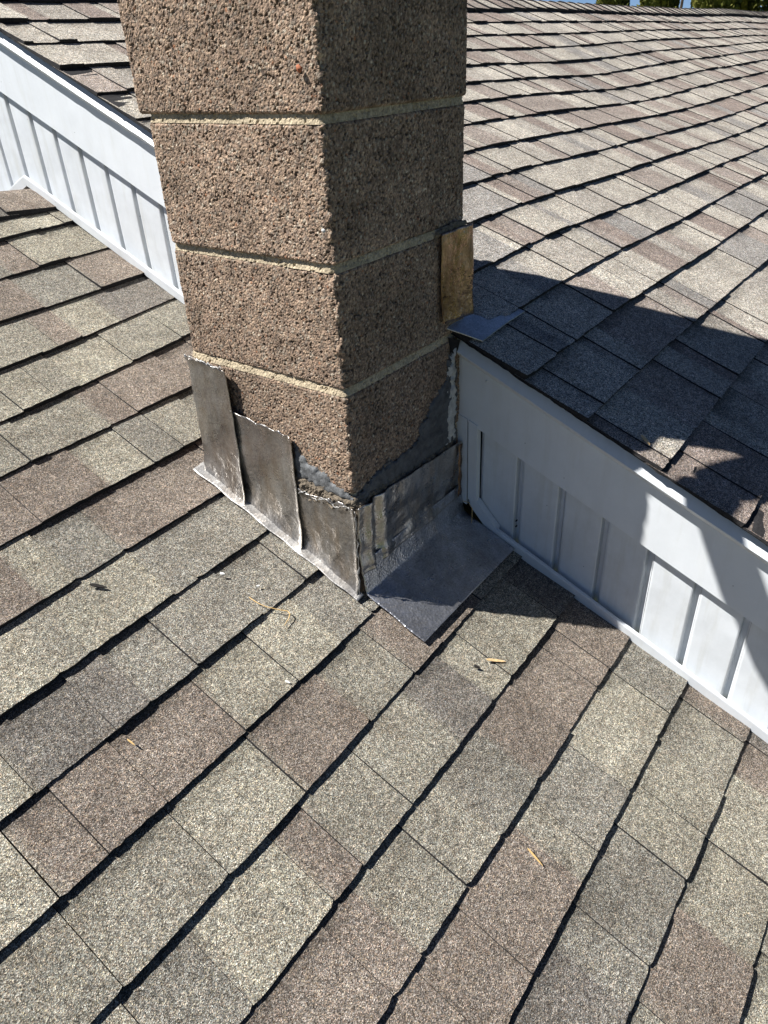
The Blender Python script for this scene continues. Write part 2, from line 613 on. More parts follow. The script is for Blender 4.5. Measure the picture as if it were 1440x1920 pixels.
# ------------------------------------------------------------------ generic sheets and bars
def sheet(name, P, thick, mat, parent=None, smooth=True):
    """P: (nv, nu, 3) grid; gives it a thickness on the back side"""
    P = np.asarray(P, float)
    nv, nu, _ = P.shape
    du = np.gradient(P, axis=1)
    dv = np.gradient(P, axis=0)
    nrm = np.cross(du, dv)
    nrm /= np.linalg.norm(nrm, axis=2, keepdims=True) + 1e-12
    B = P - nrm * thick
    V = np.concatenate([P.reshape(-1, 3), B.reshape(-1, 3)])
    F = []
    off = nv * nu
    for i in range(nv - 1):
        for j in range(nu - 1):
            a = i * nu + j
            F.append((a, a + 1, a + nu + 1, a + nu))
            F.append((off + a, off + a + nu, off + a + nu + 1, off + a + 1))
    rim = [j for j in range(nu)] + [i * nu + nu - 1 for i in range(1, nv)] + [(nv - 1) * nu + j for j in range(nu - 2, -1, -1)] + [i * nu for i in range(nv - 2, 0, -1)]
    for a, b in zip(rim, rim[1:] + rim[:1]):
        F.append((b, a, off + a, off + b))
    return mesh_obj(name, V, F, mat, parent, None, smooth)


def bar(name, prof, ys, mat, parent=None, slope=T, zref=0.0, jitter=0.0, sign=1):
    """profile (x, dz) swept along Y; z follows the roof pitch"""
    V, F = [], []
    n = len(prof)
    for y in ys:
        for (x, dz) in prof:
            V.append((x + random.gauss(0, jitter), y, zref + slope * y + dz + random.gauss(0, jitter)))
    for i in range(len(ys) - 1):
        for j in range(n):
            a, b = i * n + j, i * n + (j + 1) % n
            F.append((a, b, b + n, a + n))
    F.append(tuple(reversed(range(n))))
    F.append(tuple(range((len(ys) - 1) * n, len(ys) * n)))
    return mesh_obj(name, V, F, mat, parent)


def prism(name, pts, depth, mat, parent=None):
    """pts: outer face polygon in 3D, extruded by vector depth"""
    n = len(pts)
    V = [tuple(p) for p in pts] + [tuple(np.add(p, depth)) for p in pts]
    F = [tuple(range(n)), tuple(reversed(range(n, 2 * n)))]
    for i in range(n):
        j = (i + 1) % n
        F.append((j, i, n + i, n + j))
    return mesh_obj(name, V, F, mat, parent)


def tube(name, pts, rad, mat, parent=None, seg=8, smooth=True):
    pts = [Vector(p) for p in pts]
    rads = rad if isinstance(rad, (list, tuple)) else [rad] * len(pts)
    V, F = [], []
    for i, p in enumerate(pts):
        d = (pts[min(i + 1, len(pts) - 1)] - pts[max(i - 1, 0)]).normalized()
        up = Vector((0, 0, 1)) if abs(d.z) < 0.9 else Vector((1, 0, 0))
        a = d.cross(up).normalized()
        b = d.cross(a)
        for k in range(seg):
            t = 2 * math.pi * k / seg
            V.append(p + (a * math.cos(t) + b * math.sin(t)) * rads[i])
    for i in range(len(pts) - 1):
        for k in range(seg):
            a, b = i * seg + k, i * seg + (k + 1) % seg
            F.append((a, b, b + seg, a + seg))
    F.append(tuple(reversed(range(seg))))
    F.append(tuple(range((len(pts) - 1) * seg, len(pts) * seg)))
    return mesh_obj(name, V, F, mat, parent, None, smooth)


# ------------------------------------------------------------------ gable wall with vinyl siding, fascia and trim
wall = empty('gable_wall')
tag(wall, 'white gable end wall with narrow vertical siding between the two roofs', 'wall')


def pitch_z(y):
    return T * y if y < YRU else T * (2 * YRU - y)


def low_z(y):
    return T * y if y < YRL + 0.02 else T * (2 * (YRL + 0.02) - y)


def strip(y_hi, width):
    """one 10 cm siding strip seen from -X: flat face and a recessed groove on its downhill side"""
    prof = [(y_hi, 0.0), (y_hi - 0.004, -0.0012), (y_hi - width + 0.0185, -0.0012), (y_hi - width + 0.0160, 0.0),
            (y_hi - width + 0.0140, 0.0135), (y_hi - width + 0.0050, 0.0135), (y_hi - width + 0.0030, 0.0030), (y_hi - width + 0.0004, 0.0002)]
    V, F = [], []
    wob = random.uniform(-0.0012, 0.0012)
    for (y, d) in prof:
        for f in (0.0, 0.33, 0.66, 1.0):
            zb, zt = low_z(y) + 0.008, pitch_z(y) + 0.262
            V.append((XW + d + wob * math.sin(f * 3.1), y, zb + (zt - zb) * f))
    for i in range(len(prof) - 1):
        for j in range(3):
            a = i * 4 + j
            F.append((a, a + 1, a + 5, a + 4))
    return mesh_obj('siding_strip', V, F, M_WHITE, wall)


PITCHW = 0.1011
y = -0.051
while y > -2.0:
    strip(y, PITCHW)
    y -= PITCHW
y = 1.5202
while y < 2.4:
    y += PITCHW
yl = y
for i in range(26):
    if yl < 0.40:
        break
    strip(yl, PITCHW)
    yl -= PITCHW
# sheathing behind the strips
prism('sheathing', [(XW + 0.014, -2.0, low_z(-2.0) - 0.2), (XW + 0.014, -2.0, pitch_z(-2.0) + 0.30), (XW + 0.014, YRU, pitch_z(YRU) + 0.30),
                    (XW + 0.014, 2.4, pitch_z(2.4) + 0.30), (XW + 0.014, 2.4, low_z(2.4) - 0.2), (XW + 0.014, YRL, low_z(YRL) - 0.2)][::-1], (0.05, 0, 0), M_BLACK, wall)

ys_r = list(np.linspace(-2.0, 0.03, 60))
ys_l = list(np.linspace(0.38, YRU, 36))


def rake_parts(ys, sl, zr):
    fas = bar('fascia_board', [(XF, 0.2505), (XF, 0.392), (XF + 0.04, 0.392), (XF + 0.04, 0.2505)], ys, M_TRIM, wall, sl, zr, 0.00022)
    # folded rim with its sloping upper face and the grey return underneath
    bar('drip_edge', [(XF - 0.0005, 0.3860), (XF - 0.0230, 0.4060), (XF - 0.0245, 0.4090), (XF - 0.0010, 0.4400), (XF + 0.03, 0.4400), (XF + 0.03, 0.3900)], ys, M_TRIM, wall, sl, zr, 0.00035)
    # starter course: rough cut edge under the shingles
    bar('starter_strip', [(XR + 0.0035, 0.4404), (XR + 0.0015, 0.4420), (XR + 0.0040, 0.4438), (XR + 0.0015, 0.4455), (XR + 0.0045, 0.4475), (XR + 0.08, 0.4475), (XR + 0.08, 0.4404)], list(np.linspace(ys[0], ys[-1], len(ys) * 3)), M_EDGE, wall, sl, zr, 0.0009)


rake_parts(ys_r, T, 0.0)
rake_parts(ys_l, T, 0.0)
rake_parts(list(np.linspace(YRU + 0.002, 2.4, 14)), -T, 2 * T * YRU)

JP = [(XW - 0.021, 0.0060), (XW - 0.0235, 0.0310), (XW - 0.0225, 0.0345), (XW - 0.0165, 0.0355), (XW - 0.0150, 0.0320), (XW - 0.004, 0.014), (XW - 0.003, 0.0060)]
bar('channel_trim', JP, list(np.linspace(-2.0, -0.104, 40)), M_TRIM, wall, T, 0.0, 0.0003)
bar('channel_trim', JP, list(np.linspace(0.38, YRL + 0.012, 30)), M_TRIM, wall, T, 0.0, 0.0003)
bar('channel_trim', JP, list(np.linspace(YRL + 0.0125, 2.3, 8)), M_TRIM, wall, -T, 2 * T * (YRL + 0.0125), 0.0003)
# the bent piece that turns up to the chimney and the upright trims beside it
XT = XW - 0.022
prism('corner_channel', [(XT, -0.1035, T * -0.1035 + 0.004), (XT, -0.1035, T * -0.1035 + 0.034), (XT, -0.0500, 0.048), (XT, -0.0300, 0.050), (XT, -0.034, 0.030), (XT, -0.075, -0.014)][::-1], (0.018, 0, 0), M_TRIM, wall)
prism('upright_channel', [(XT - 0.001, -0.0490, 0.046), (XT - 0.001, -0.0275, 0.049), (XT - 0.001, -0.0250, 0.2475), (XT - 0.001, -0.0470, 0.2380)], (0.016, 0, 0), M_TRIM, wall)
prism('upright_filler', [(XT - 0.001, -0.0240, 0.032), (XT - 0.001, 0.0300, 0.052), (XT - 0.001, 0.0300, 0.262), (XT - 0.001, -0.0218, 0.2490)], (0.016, 0, 0), M_WHITE, wall)
prism('groove_filler', [(XW + 0.004, -0.0560, 0.030), (XW + 0.004, -0.0455, 0.034), (XW + 0.004, -0.0455, 0.262), (XW + 0.004, -0.0560, 0.258)], (0.008, 0, 0), M_WHITE, wall)
# nail heads
for (yy, dz) in ((-0.1425, 0.075), (-0.1428, 0.060)):
    tube('nail_head', [(XW + 0.004, yy, T * yy + dz), (XW - 0.002, yy, T * yy + dz)], 0.0017, M_BLACK, wall, 8)
tube('nail_head', [(XF + 0.002, -0.065, T * -0.065 + 0.372), (XF - 0.0018, -0.065, T * -0.065 + 0.372)], 0.0028, M_TRIM, wall, 10)

# ------------------------------------------------------------------ chimney
chimney = empty('block_chimney')
tag(chimney, 'rough tan concrete block chimney wrapped in lead flashing', 'chimney')


def ring_path(x0, y0, wx, wy, r, step):
    """rounded rectangle seen from above, fine on the two faces in view (-X and -Y)"""
    P = []
    def line(a, b, n, nx, ny):
        for i in range(n):
            f = i / n
            P.append((a[0] + (b[0] - a[0]) * f, a[1] + (b[1] - a[1]) * f, nx, ny))
    def arc(cx, cy, a0, n):
        for i in range(n):
            t = a0 + math.pi / 2 * i / n
            P.append((cx + r * math.cos(t), cy + r * math.sin(t), math.cos(t), math.sin(t)))
    line((x0, y0 + wy - r), (x0, y0 + r), int(wy / step), -1, 0)
    arc(x0 + r, y0 + r, math.pi, 5)
    line((x0 + r, y0), (x0 + wx - r, y0), int(wx / step), 0, -1)
    arc(x0 + wx - r, y0 + r, 1.5 * math.pi, 4)
    line((x0 + wx, y0 + r), (x0 + wx, y0 + wy - r), 14, 1, 0)
    arc(x0 + wx - r, y0 + wy - r, 0, 3)
    line((x0 + wx - r, y0 + wy), (x0 + r, y0 + wy), 14, 0, 1)
    arc(x0 + r, y0 + wy - r, 0.5 * math.pi, 4)
    return np.array(P)


GR = [((0.296, 0.210, 0.152), 6), ((0.252, 0.182, 0.135), 5), ((0.346, 0.254, 0.180), 4), ((0.158, 0.120, 0.096), 2.4), ((0.290, 0.240, 0.190), 2), ((0.300, 0.150, 0.085), 0.15), ((0.44, 0.38, 0.30), 0.6)]


def grain_colour(ids):
    w = np.array([b for _, b in GR])
    cum = np.cumsum(w) / w.sum()
    idx = np.searchsorted(cum, ids * 0.9999)
    c = np.array([a for a, _ in GR])[idx]
    k = 0.55 + 0.9 * ((ids * 7919.0) % 1.0)
    return c * k[:, None]


def masonry(name, x0, y0, wx, wy, za, zb, yaw, step, grain, amp, mat, seed, colour=None, taper=None, rr=0.006):
    path = ring_path(x0, y0, wx, wy, rr, step)
    nz = max(4, int((zb - za) / step))
    zs = np.linspace(za, zb, nz + 1)
    n = len(path)
    V = np.zeros((nz + 1, n, 3))
    NR = np.zeros((nz + 1, n, 3))
    V[:, :, 0] = path[None, :, 0]
    V[:, :, 1] = path[None, :, 1]
    V[:, :, 2] = zs[:, None]
    NR[:, :, 0] = path[None, :, 2]
    NR[:, :, 1] = path[None, :, 3]
    V = V.reshape(-1, 3)
    NR = NR.reshape(-1, 3)
    f1, ids = worley(V, 1.0 / grain, seed)
    low = vnoise(V, 1 / 0.022, seed + 9)
    amp_id = 0.35 + 0.65 * ((ids * 331.0) % 1.0)
    h = amp * ((0.62 - f1) * 1.5 * amp_id + 0.55 * low)
    pit = ((ids * 977.0) % 1.0) < 0.07
    h = np.where(pit, h - amp * 1.2, h)
    edge = np.minimum(V[:, 2] - za, zb - V[:, 2])
    if taper is None:
        h = h - 0.005 * np.clip(1 - edge / 0.005, 0, 1) ** 2
    else:
        f = (V[:, 2] - za) / (zb - za)
        h = h + taper[0] * (1 - f) + taper[1] * f
    near = np.clip(1 - np.hypot(V[:, 0] - x0, V[:, 1] - y0) / 0.014, 0, 1)
    h = h - near * (0.0085 * np.clip(vnoise(V, 1 / 0.012, seed + 21) + 0.10, 0, 1) - 0.003 * np.clip(vnoise(V, 1 / 0.007, seed + 22), 0, 1))
    V = V + NR * h[:, None]
    if colour is None:
        c = grain_colour(ids) * (0.90 + 0.2 * random.random())
        c = c * (1.0 + 0.16 * vnoise(V, 14, seed + 31) + 0.10 * vnoise(V, 45, seed + 32))[:, None]
        c = c * (1.0 - 0.35 * np.clip((f1 - 0.55) / 0.4, 0, 1))[:, None]     # dirt between the grains
        c = np.where(pit[:, None], c * 0.55, c)
    else:
        c = np.array(colour)[None, :] * (0.8 + 0.4 * ((ids * 57.0) % 1.0))[:, None]
    cx, cy = x0 + wx / 2, y0 + wy / 2
    ca, sa = math.cos(yaw), math.sin(yaw)
    X = V[:, 0] - cx
    Y = V[:, 1] - cy
    V[:, 0] = cx + X * ca - Y * sa
    V[:, 1] = cy + X * sa + Y * ca
    F = []
    for i in range(nz):
        a0 = i * n
        for j in range(n):
            k = (j + 1) % n
            F.append((a0 + j, a0 + k, a0 + n + k, a0 + n + j))
    F.append(tuple(reversed(range(n))))
    F.append(tuple(range(nz * n, nz * n + n)))
    col = np.concatenate([c, np.ones((len(c), 1))], axis=1)
    return mesh_obj(name, V, F, mat, chimney, col)


# (x offset, y offset, width in X, width in Y, yaw) measured for each course from the bottom
COURSES = [(0.002, 0.002, WB, WA - 0.004, 0.0), (0.0, 0.001, WB, WA - 0.004, 0.002), (0.001, 0.002, WB + 0.002, 0.390, -0.004),
           (-0.003, 0.004, WB + 0.002, 0.385, 0.004), (-0.006, 0.000, WB + 0.004, WA + 0.002, 0.010)] + [(0.036, 0.034, WB - 0.036, WA - 0.034, 0.0)] * 5
JT = 0.0058
zb = -0.25
for i, (ox, oy, wx, wy, yaw) in enumerate(COURSES):
    zt = Z1 + i * HB - JT
    fine = 0.0016 if 0 < i < 5 else 0.008
    masonry('chimney_block', ox, oy, wx, wy, zb, zt, yaw, fine, 0.0034 if fine < 0.005 else 0.016, 0.0019, M_BLOCK, 20 + i)
    masonry('mortar_joint', ox + 0.002, oy + 0.002, wx - 0.004, wy - 0.004, zt - 0.001, zt + 2 * JT + 0.001, yaw, 0.0024 if i < 5 else 0.01, 0.0044, 0.0022, M_BLOCK, 60 + i,
            (0.45, 0.375, 0.262), (0.0012, -0.0020), 0.008)
    zb = zt + 2 * JT
# above the frame: crown, flue tile and an added tube shaped only to cast the second wall shadow
prism('crown', [(-0.03, -0.03, zb), (WB + 0.03, -0.03, zb), (WB + 0.03, WA + 0.03, zb), (-0.03, WA + 0.03, zb)][::-1], (0, 0, 0.06), M_CONC, chimney)
prism('flue_tile', [(0.09, 0.09, zb + 0.06), (0.31, 0.09, zb + 0.06), (0.31, 0.31, zb + 0.06), (0.09, 0.31, zb + 0.06)][::-1], (0, 0, 0.2), M_CONC, chimney)
_u = np.array([0.7513, 0.66])


def shadow_frame(u, z, k=-0.10):
    q = _u * u + SUN_H * k
    return (q[0], q[1], z - k * math.tan(SUN_EL))


tube('shadow_caster_tube', [shadow_frame(u, z) for (u, z) in ((0.16, 1.50), (0.07, 1.45), (0.02, 1.36), (-0.018, 1.265), (-0.045, 1.195), (-0.070, 1.145), (-0.100, 1.100), (-0.135, 1.055), (-0.172, 1.015), (-0.225, 0.99))],
     [0.038, 0.040, 0.042, 0.043, 0.042, 0.041, 0.042, 0.043, 0.042, 0.038], M_STEEL, chimney, 16)


# ----- patches of mastic, caulk and crumbled mortar on the masonry
def patch(name, poly, plane, mat, thick=0.003, res=0.0035, base=0.0008, seed=0, rough=0.010, amp=0.001, smooth=True):
    """poly in (a, z); plane 'A' (x=0 face, a=y) or 'B' (y=0 face, a=x); grows out of the masonry with thin ragged rims"""
    poly = np.array(poly)
    lo, hi = poly.min(0) - 0.015, poly.max(0) + 0.015
    ga = np.arange(lo[0], hi[0], res)
    gz = np.arange(lo[1], hi[1], res)
    A, Z = np.meshgrid(ga, gz)
    pts = np.stack([A.ravel(), Z.ravel()], 1)
    n = len(poly)
    ins = np.zeros(len(pts), bool)
    dist = np.full(len(pts), 9.0)
    for i in range(n):
        p, q = poly[i], poly[(i + 1) % n]
        e = q - p
        t = np.clip(((pts - p) @ e) / (e @ e), 0, 1)
        dist = np.minimum(dist, np.linalg.norm(pts - (p + t[:, None] * e), axis=1))
        cond = ((p[1] > pts[:, 1]) != (q[1] > pts[:, 1])) & (pts[:, 0] < (q[0] - p[0]) * (pts[:, 1] - p[1]) / (q[1] - p[1] + 1e-12) + p[0])
        ins ^= cond
    sd = np.where(ins, dist, -dist)
    P3 = np.stack([pts[:, 0], pts[:, 1], np.full(len(pts), 0.3 + seed)], 1)
    sd = sd + rough * (0.6 * vnoise(P3, 45, seed) + 0.4 * vnoise(P3, 140, seed + 1))
    h = base + np.clip(sd * 0.8, -0.006, thick) + amp * 0.7 * vnoise(P3 @ np.array([[.8, -.6, 0], [.6, .8, 0], [0, 0, 1.]]), 120, seed + 2) + amp * 0.7 * vnoise(P3 @ np.array([[.5, .87, 0], [-.87, .5, 0], [0, 0, 1.]]), 270, seed + 5) + amp * 0.7 * vnoise(P3, 40, seed + 3)
    V = []
    for (a, z), hh in zip(pts, h):
        V.append((-hh, a, z) if plane == 'A' else (a, -hh, z))
    w = len(ga)
    keep = sd > -0.004
    F = []
    for i in range(len(gz) - 1):
        for j in range(w - 1):
            q = (i * w + j, i * w + j + 1, (i + 1) * w + j + 1, (i + 1) * w + j)
            if all(keep[k] for k in q):
                F.append(q if plane == 'B' else tuple(reversed(q)))
    used = sorted({k for q in F for k in q})
    mp = {k: i for i, k in enumerate(used)}
    return mesh_obj(name, [V[k] for k in used], [tuple(mp[k] for k in q) for q in F], mat, chimney, None, smooth)


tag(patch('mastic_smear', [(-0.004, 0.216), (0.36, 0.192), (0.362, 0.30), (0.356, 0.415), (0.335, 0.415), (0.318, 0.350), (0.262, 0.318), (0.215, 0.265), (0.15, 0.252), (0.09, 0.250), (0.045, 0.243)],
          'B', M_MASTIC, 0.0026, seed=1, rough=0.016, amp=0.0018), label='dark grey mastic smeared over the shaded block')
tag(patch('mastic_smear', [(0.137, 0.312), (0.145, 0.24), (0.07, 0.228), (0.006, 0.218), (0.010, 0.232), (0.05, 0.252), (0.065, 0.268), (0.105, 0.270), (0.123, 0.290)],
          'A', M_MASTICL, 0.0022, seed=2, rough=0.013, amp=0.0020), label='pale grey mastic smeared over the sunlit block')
tag(patch('caulk_bead', [(0.318, 0.205), (0.346, 0.205), (0.353, 0.30), (0.351, 0.418), (0.334, 0.405), (0.326, 0.32)], 'B', M_CAULK, 0.005, res=0.0025, seed=3, rough=0.020, base=0.0025, amp=0.002),
    label='peeling white caulk beside the fascia')
patch('crumbled_mortar', [(0.0, 0.196), (0.150, 0.192), (0.148, 0.240), (0.10, 0.236), (0.05, 0.230), (0.0, 0.226)], 'A', M_RUBBLE, 0.0045, 0.0020, 0.001, 4, 0.008, 0.0040, False)
patch('crumbled_mortar', [(0.0, 0.180), (0.09, 0.190), (0.36, 0.180), (0.36, 0.204), (0.20, 0.210), (0.08, 0.222), (0.0, 0.224)], 'B', M_RUBBLE, 0.004, 0.0026, 0.001, 5, 0.006, 0.0045, False)
patch('crumbled_mortar', [(0.285, 0.640), (0.388, 0.643), (0.388, 0.656), (0.33, 0.654), (0.29, 0.650)], 'B', M_RUBBLE, 0.004, 0.003, 0.001, 6, 0.005, 0.002)


patch('chalk_smear', [(0.374, 0.995), (0.380, 0.995), (0.388, 0.972), (0.391, 0.958), (0.383, 0.956), (0.379, 0.975)], 'A', M_CAULK, 0.0015, 0.0022, 0.0032, 7, 0.006, 0.002)


def pebble(y, z, r, mat, seed):
    rr = random.Random(seed)
    V, F = [], []
    for i in range(5):
        a = math.pi * i / 4
        for k in range(8):
            b = 2 * math.pi * k / 8
            q = r * (0.8 + 0.4 * rr.random())
            V.append((-0.0105 - 0.0 + q * 0.6 * math.cos(a), y + q * 1.2 * math.sin(a) * math.cos(b), z + q * math.sin(a) * math.sin(b)))
    for i in range(4):
        for k in range(8):
            a, b = i * 8 + k, i * 8 + (k + 1) % 8
            F.append((a, b, b + 8, a + 8))
    return mesh_obj('pebble', V, F, mat, chimney, None, True)


tag(pebble(0.0305, 0.9158, 0.0048, mat_plain('red_stone', (0.34, 0.12, 0.06), 0.8, 150, 0.3), 1), label='red stone in the top block')
tag(pebble(0.0100, 0.7060, 0.0036, M_CAULK, 2), label='white crumb near the corner')


# ----- lead sheets on the sunlit side, stepped down the slope
_ROT = np.array([[0.62, -0.71, 0.33], [0.55, 0.70, 0.46], [-0.56, -0.10, 0.82]])


def wrinkle(P, amp, sc, seed):
    q = P.reshape(-1, 3) @ _ROT.T
    w = 0
    for k, (a, f) in enumerate(((0.5, 0.7), (0.32, 1.37), (0.2, 2.9), (0.1, 6.1))):
        w = w + a * vnoise(q @ np.linalg.matrix_power(_ROT, k), sc * f, seed + k)
    return (amp * w).reshape(P.shape[:2])


def side_sheet(y_hi, y_lo, z_hi_top, z_lo_top, dx, seed, label, curl=0.0, ragged=0.003):
    nu, nv = 46, 60
    P = np.zeros((nv, nu, 3))
    for j in range(nu):
        fy = j / (nu - 1)
        yy = y_hi + (y_lo - y_hi) * fy
        zt = z_hi_top + (z_lo_top - z_hi_top) * fy
        zb_ = T * yy + 0.0065
        for i in range(nv):
            f = i / (nv - 1)
            P[i, j] = (-dx, yy, zb_ + (zt - zb_) * f)
    P[-1, :, 2] += ragged * np.array([float(vnoise(np.array([[yy * 1.0, 0.5, seed]]), 90, seed)[0]) for yy in P[-1, :, 1]])
    P[:, 0, 1] += 0.0015 * vnoise(np.stack([P[:, 0, 2], P[:, 0, 2] * 0 + .4, P[:, 0, 2] * 0 + seed], 1), 60, seed + 2)
    w = wrinkle(P, 0.0042, 20, seed)
    P[:, :, 0] -= w + 0.0022
    # the lower half bellies out towards the flange
    for i in range(nv):
        f = i / (nv - 1)
        P[i, :, 0] -= 0.007 * max(0.0, 1 - f / 0.22) ** 1.5
        if f > 0.94:
            P[i, :, 0] -= 0.003 * (f - 0.94) / 0.06
    P[:, -3:, 0] -= np.array([0.0006, 0.0016, 0.0032])[None, :] * (1 + curl)
    return tag(sheet('step_flashing', P, 0.0016, M_LEAD, chimney), label=label)


side_sheet(0.142, -0.0035, 0.212, 0.213, 0.0034, 33, 'lowest lead step sheet at the chimney corner', 0.0, 0.006)
side_sheet(0.296, 0.136, 0.345, 0.326, 0.0058, 32, 'middle lead step sheet', 0.8)
side_sheet(0.401, 0.286, 0.438, 0.430, 0.0082, 31, 'topmost lead step sheet', 0.8, 0.005)

# flange lying on the shingles along the sunlit side
nu, nv = 90, 9
P = np.zeros((nv, nu, 3))
for j in range(nu):
    yy = 0.420 + (-0.012 - 0.420) * j / (nu - 1)
    wdt = 0.031 - 0.010 * j / (nu - 1) + 0.0015 * math.sin(j * 0.35)
    for i in range(nv):
        f = i / (nv - 1)
        xx = -0.004 - wdt * f
        P[i, j] = (xx, yy, T * yy + 0.0165 - 0.0035 * f + w_low(xx, -yy / CC))
P[:, :, 2] += wrinkle(P, 0.0022, 40, 51)
tag(sheet('roof_flange', P[::-1], 0.0018, M_LEADF, chimney), label='bright lead flange along the base of the sunlit side')

# sheet on the shaded face and the apron that folds out over the shingles
nu, nv = 90, 46
P = np.zeros((nv, nu, 3))
for j in range(nu):
    fx = j / (nu - 1)
    xx = -0.004 + 0.372 * fx
    zt = 0.214 - 0.018 * fx
    for i in range(nv):
        f = i / (nv - 1)
        zz = 0.058 + (zt - 0.058) * f
        P[i, j] = (xx, -0.0075, zz)
w = wrinkle(P, 0.0065, 17, 61)
X = P[:, :, 0]
Zz = P[:, :, 2]
w += 0.0065 * np.exp(-((X - 0.030) / 0.011) ** 2) - 0.005 * np.exp(-((X - 0.052) / 0.010) ** 2) + 0.0045 * np.exp(-((X - 0.078) / 0.014) ** 2)
w += 0.003 * np.sin((Zz - 0.06) * 95 + X * 5) * np.exp(-((Zz - 0.08) / 0.035) ** 2)
P[:, :, 1] -= w + 0.002
P[:2, :, 1] -= 0.003
tag(sheet('front_flashing', P, 0.0018, M_LEAD, chimney), label='wrinkled lead sheet on the shaded face')

nu, nv = 96, 70
P = np.zeros((nv, nu, 3))
prof = []
for i in range(nv):
    f = i / (nv - 1)
    if f < 0.26:                                    # upright part, under the upper sheet
        zz = 0.082 - 0.070 * (f / 0.26)
        prof.append((-0.0080 - 0.010 * (f / 0.26) ** 2, zz))
    else:
        g = (f - 0.26) / 0.74
        yy = -0.018 - 0.137 * g
        prof.append((yy, T * yy + 0.0175 + 0.002 * math.exp(-g * 20)))
for j in range(nu):
    fx = j / (nu - 1)
    for i, (yy, zz) in enumerate(prof):
        x_l = -0.002 + 0.0008 * math.sin(i * 0.2)
        x_r = 0.3715
        xx = x_l + (x_r - x_l) * fx
        P[i, j] = (xx, yy, zz + w_low(xx, -yy / CC))
w = wrinkle(P, 0.0042, 20, 71)
fade = np.ones(nv)
fade[int(nv * 0.36):] = 0.42
P[:, :, 1] -= (w * fade[:, None]) * 0.6
P[:, :, 2] += (w * fade[:, None]) * 0.6
tag(sheet('apron_flashing', P, 0.0018, M_LEADB, chimney), label='wide lead apron folded out over the shingles')

# crimped, whitened edge where the sheets meet at the near corner
pts, rad = [], []
for i in range(26):
    f = i / 25
    z = 0.006 + 0.204 * f
    pts.append((-0.0085 - 0.004 * (1 - f) ** 3 + random.gauss(0, 0.0011), -0.0085 + random.gauss(0, 0.0011), z))
    rad.append(max(0.0004, random.gauss(0.0013, 0.0011)))
tube('crimped_edge', pts, rad, M_OXIDE, chimney, 6)
pts, rad = [], []
for i in range(34):
    f = i / 33
    pts.append((-0.0100 + random.gauss(0, 0.001), 0.002 + 0.130 * f, 0.210 + 0.0045 * math.sin(f * 17) + random.gauss(0, 0.0014)))
    rad.append(max(0.0004, random.gauss(0.0013, 0.0011)))
tube('crimped_edge', pts, rad, M_OXIDE, chimney, 6)
pts, rad = [], []
for i in range(28):
    f = i / 27
    pts.append((-0.0135 + random.gauss(0, 0.001), 0.292 + 0.108 * f, 0.431 + 0.008 * f + random.gauss(0, 0.0016)))
    rad.append(max(0.0004, random.gauss(0.0013, 0.0011)))
tube('crimped_edge', pts, rad, M_OXIDE, chimney, 6)
# rusty strip in the corner against the siding
P = np.zeros((20, 4, 3))
for i in range(20):
    for j in range(4):
        P[i, j] = (0.350 + 0.012 * j / 3, -0.0165 + 0.0012 * math.sin(i * 1.1 + j), 0.062 + 0.132 * i / 19)
sheet('corner_strip', P, 0.0012, M_BRONZE, chimney)

# tan counter flashing on the shaded face where it meets the upper roof
nu, nv = 30, 40
P = np.zeros((nv, nu, 3))
for j in range(nu):
    fx = j / (nu - 1)
    for i in range(nv):
        f = i / (nv - 1)
        xx = 0.291 + 0.112 * fx + 0.004 * (1 - f) * fx
        zl = 0.482 - 0.012 * fx
        P[i, j] = (xx, -0.0075, zl + (0.647 - zl) * f)
P[:, :, 1] -= wrinkle(P, 0.0026, 25, 81) + 0.002 + 0.004 * np.exp(-((P[:, :, 2] - 0.475) / 0.02) ** 2)
tag(sheet('counter_flashing', P, 0.0016, M_BRONZE, chimney), label='tan weathered metal sheet where the chimney meets the upper roof')
# lead pan on the upper roof
pan_pts = [(0.3212, -0.0014, 0.4597), (0.3379, -0.0285, 0.4484), (0.3575, -0.0627, 0.434), (0.4197, -0.0582, 0.4359), (0.4838, -0.0546, 0.4374), (0.559, -0.0522, 0.4384), (0.5466, -0.0296, 0.4479), (0.4882, -0.0327, 0.4466), (0.4371, -0.0318, 0.447), (0.4314, -0.0132, 0.4548), (0.4195, 0.0004, 0.4605), (0.3768, 0.0054, 0.4626)]
prism('roof_pan', [(x, y, z + 0.0035 + 0.0012 * math.sin(90 * x + 40 * y)) for (x, y, z) in pan_pts][::-1], (0, 0, -0.0018), M_PAN, chimney)
# torn mortar and felt under the pan
prism('torn_felt', [(0.330, -0.003, 0.440), (0.356, -0.012, 0.430), (0.352, -0.006, 0.400), (0.338, -0.003, 0.405)], (0.0, 0.004, 0), M_BLACK, chimney)

# ------------------------------------------------------------------ small things lying on the shingles
def roof_at(x, y, h=0.011):
    return (x, y, T * y + h + w_low(x, -y / CC))


def up_at(x, y, h=0.012):
    return (x, y, ZU + T * y + h + w_up(x, -y / CC))


tag(tube('dry_needle', [roof_at(-0.180, 0.126, 0.010), roof_at(-0.178, 0.106, 0.012), roof_at(-0.174, 0.090, 0.015), roof_at(-0.160, 0.072, 0.013), roof_at(-0.148, 0.060, 0.012), roof_at(-0.150, 0.052, 0.013), roof_at(-0.158, 0.048, 0.012), roof_at(-0.168, 0.046, 0.011), roof_at(-0.176, 0.044, 0.010)],
         [0.0006, 0.0008, 0.0009, 0.001, 0.001, 0.001, 0.0009, 0.0007, 0.0005], M_STRAW, None, 5), 'curled straw coloured needle lying across a shingle joint near the lead', 'needle')


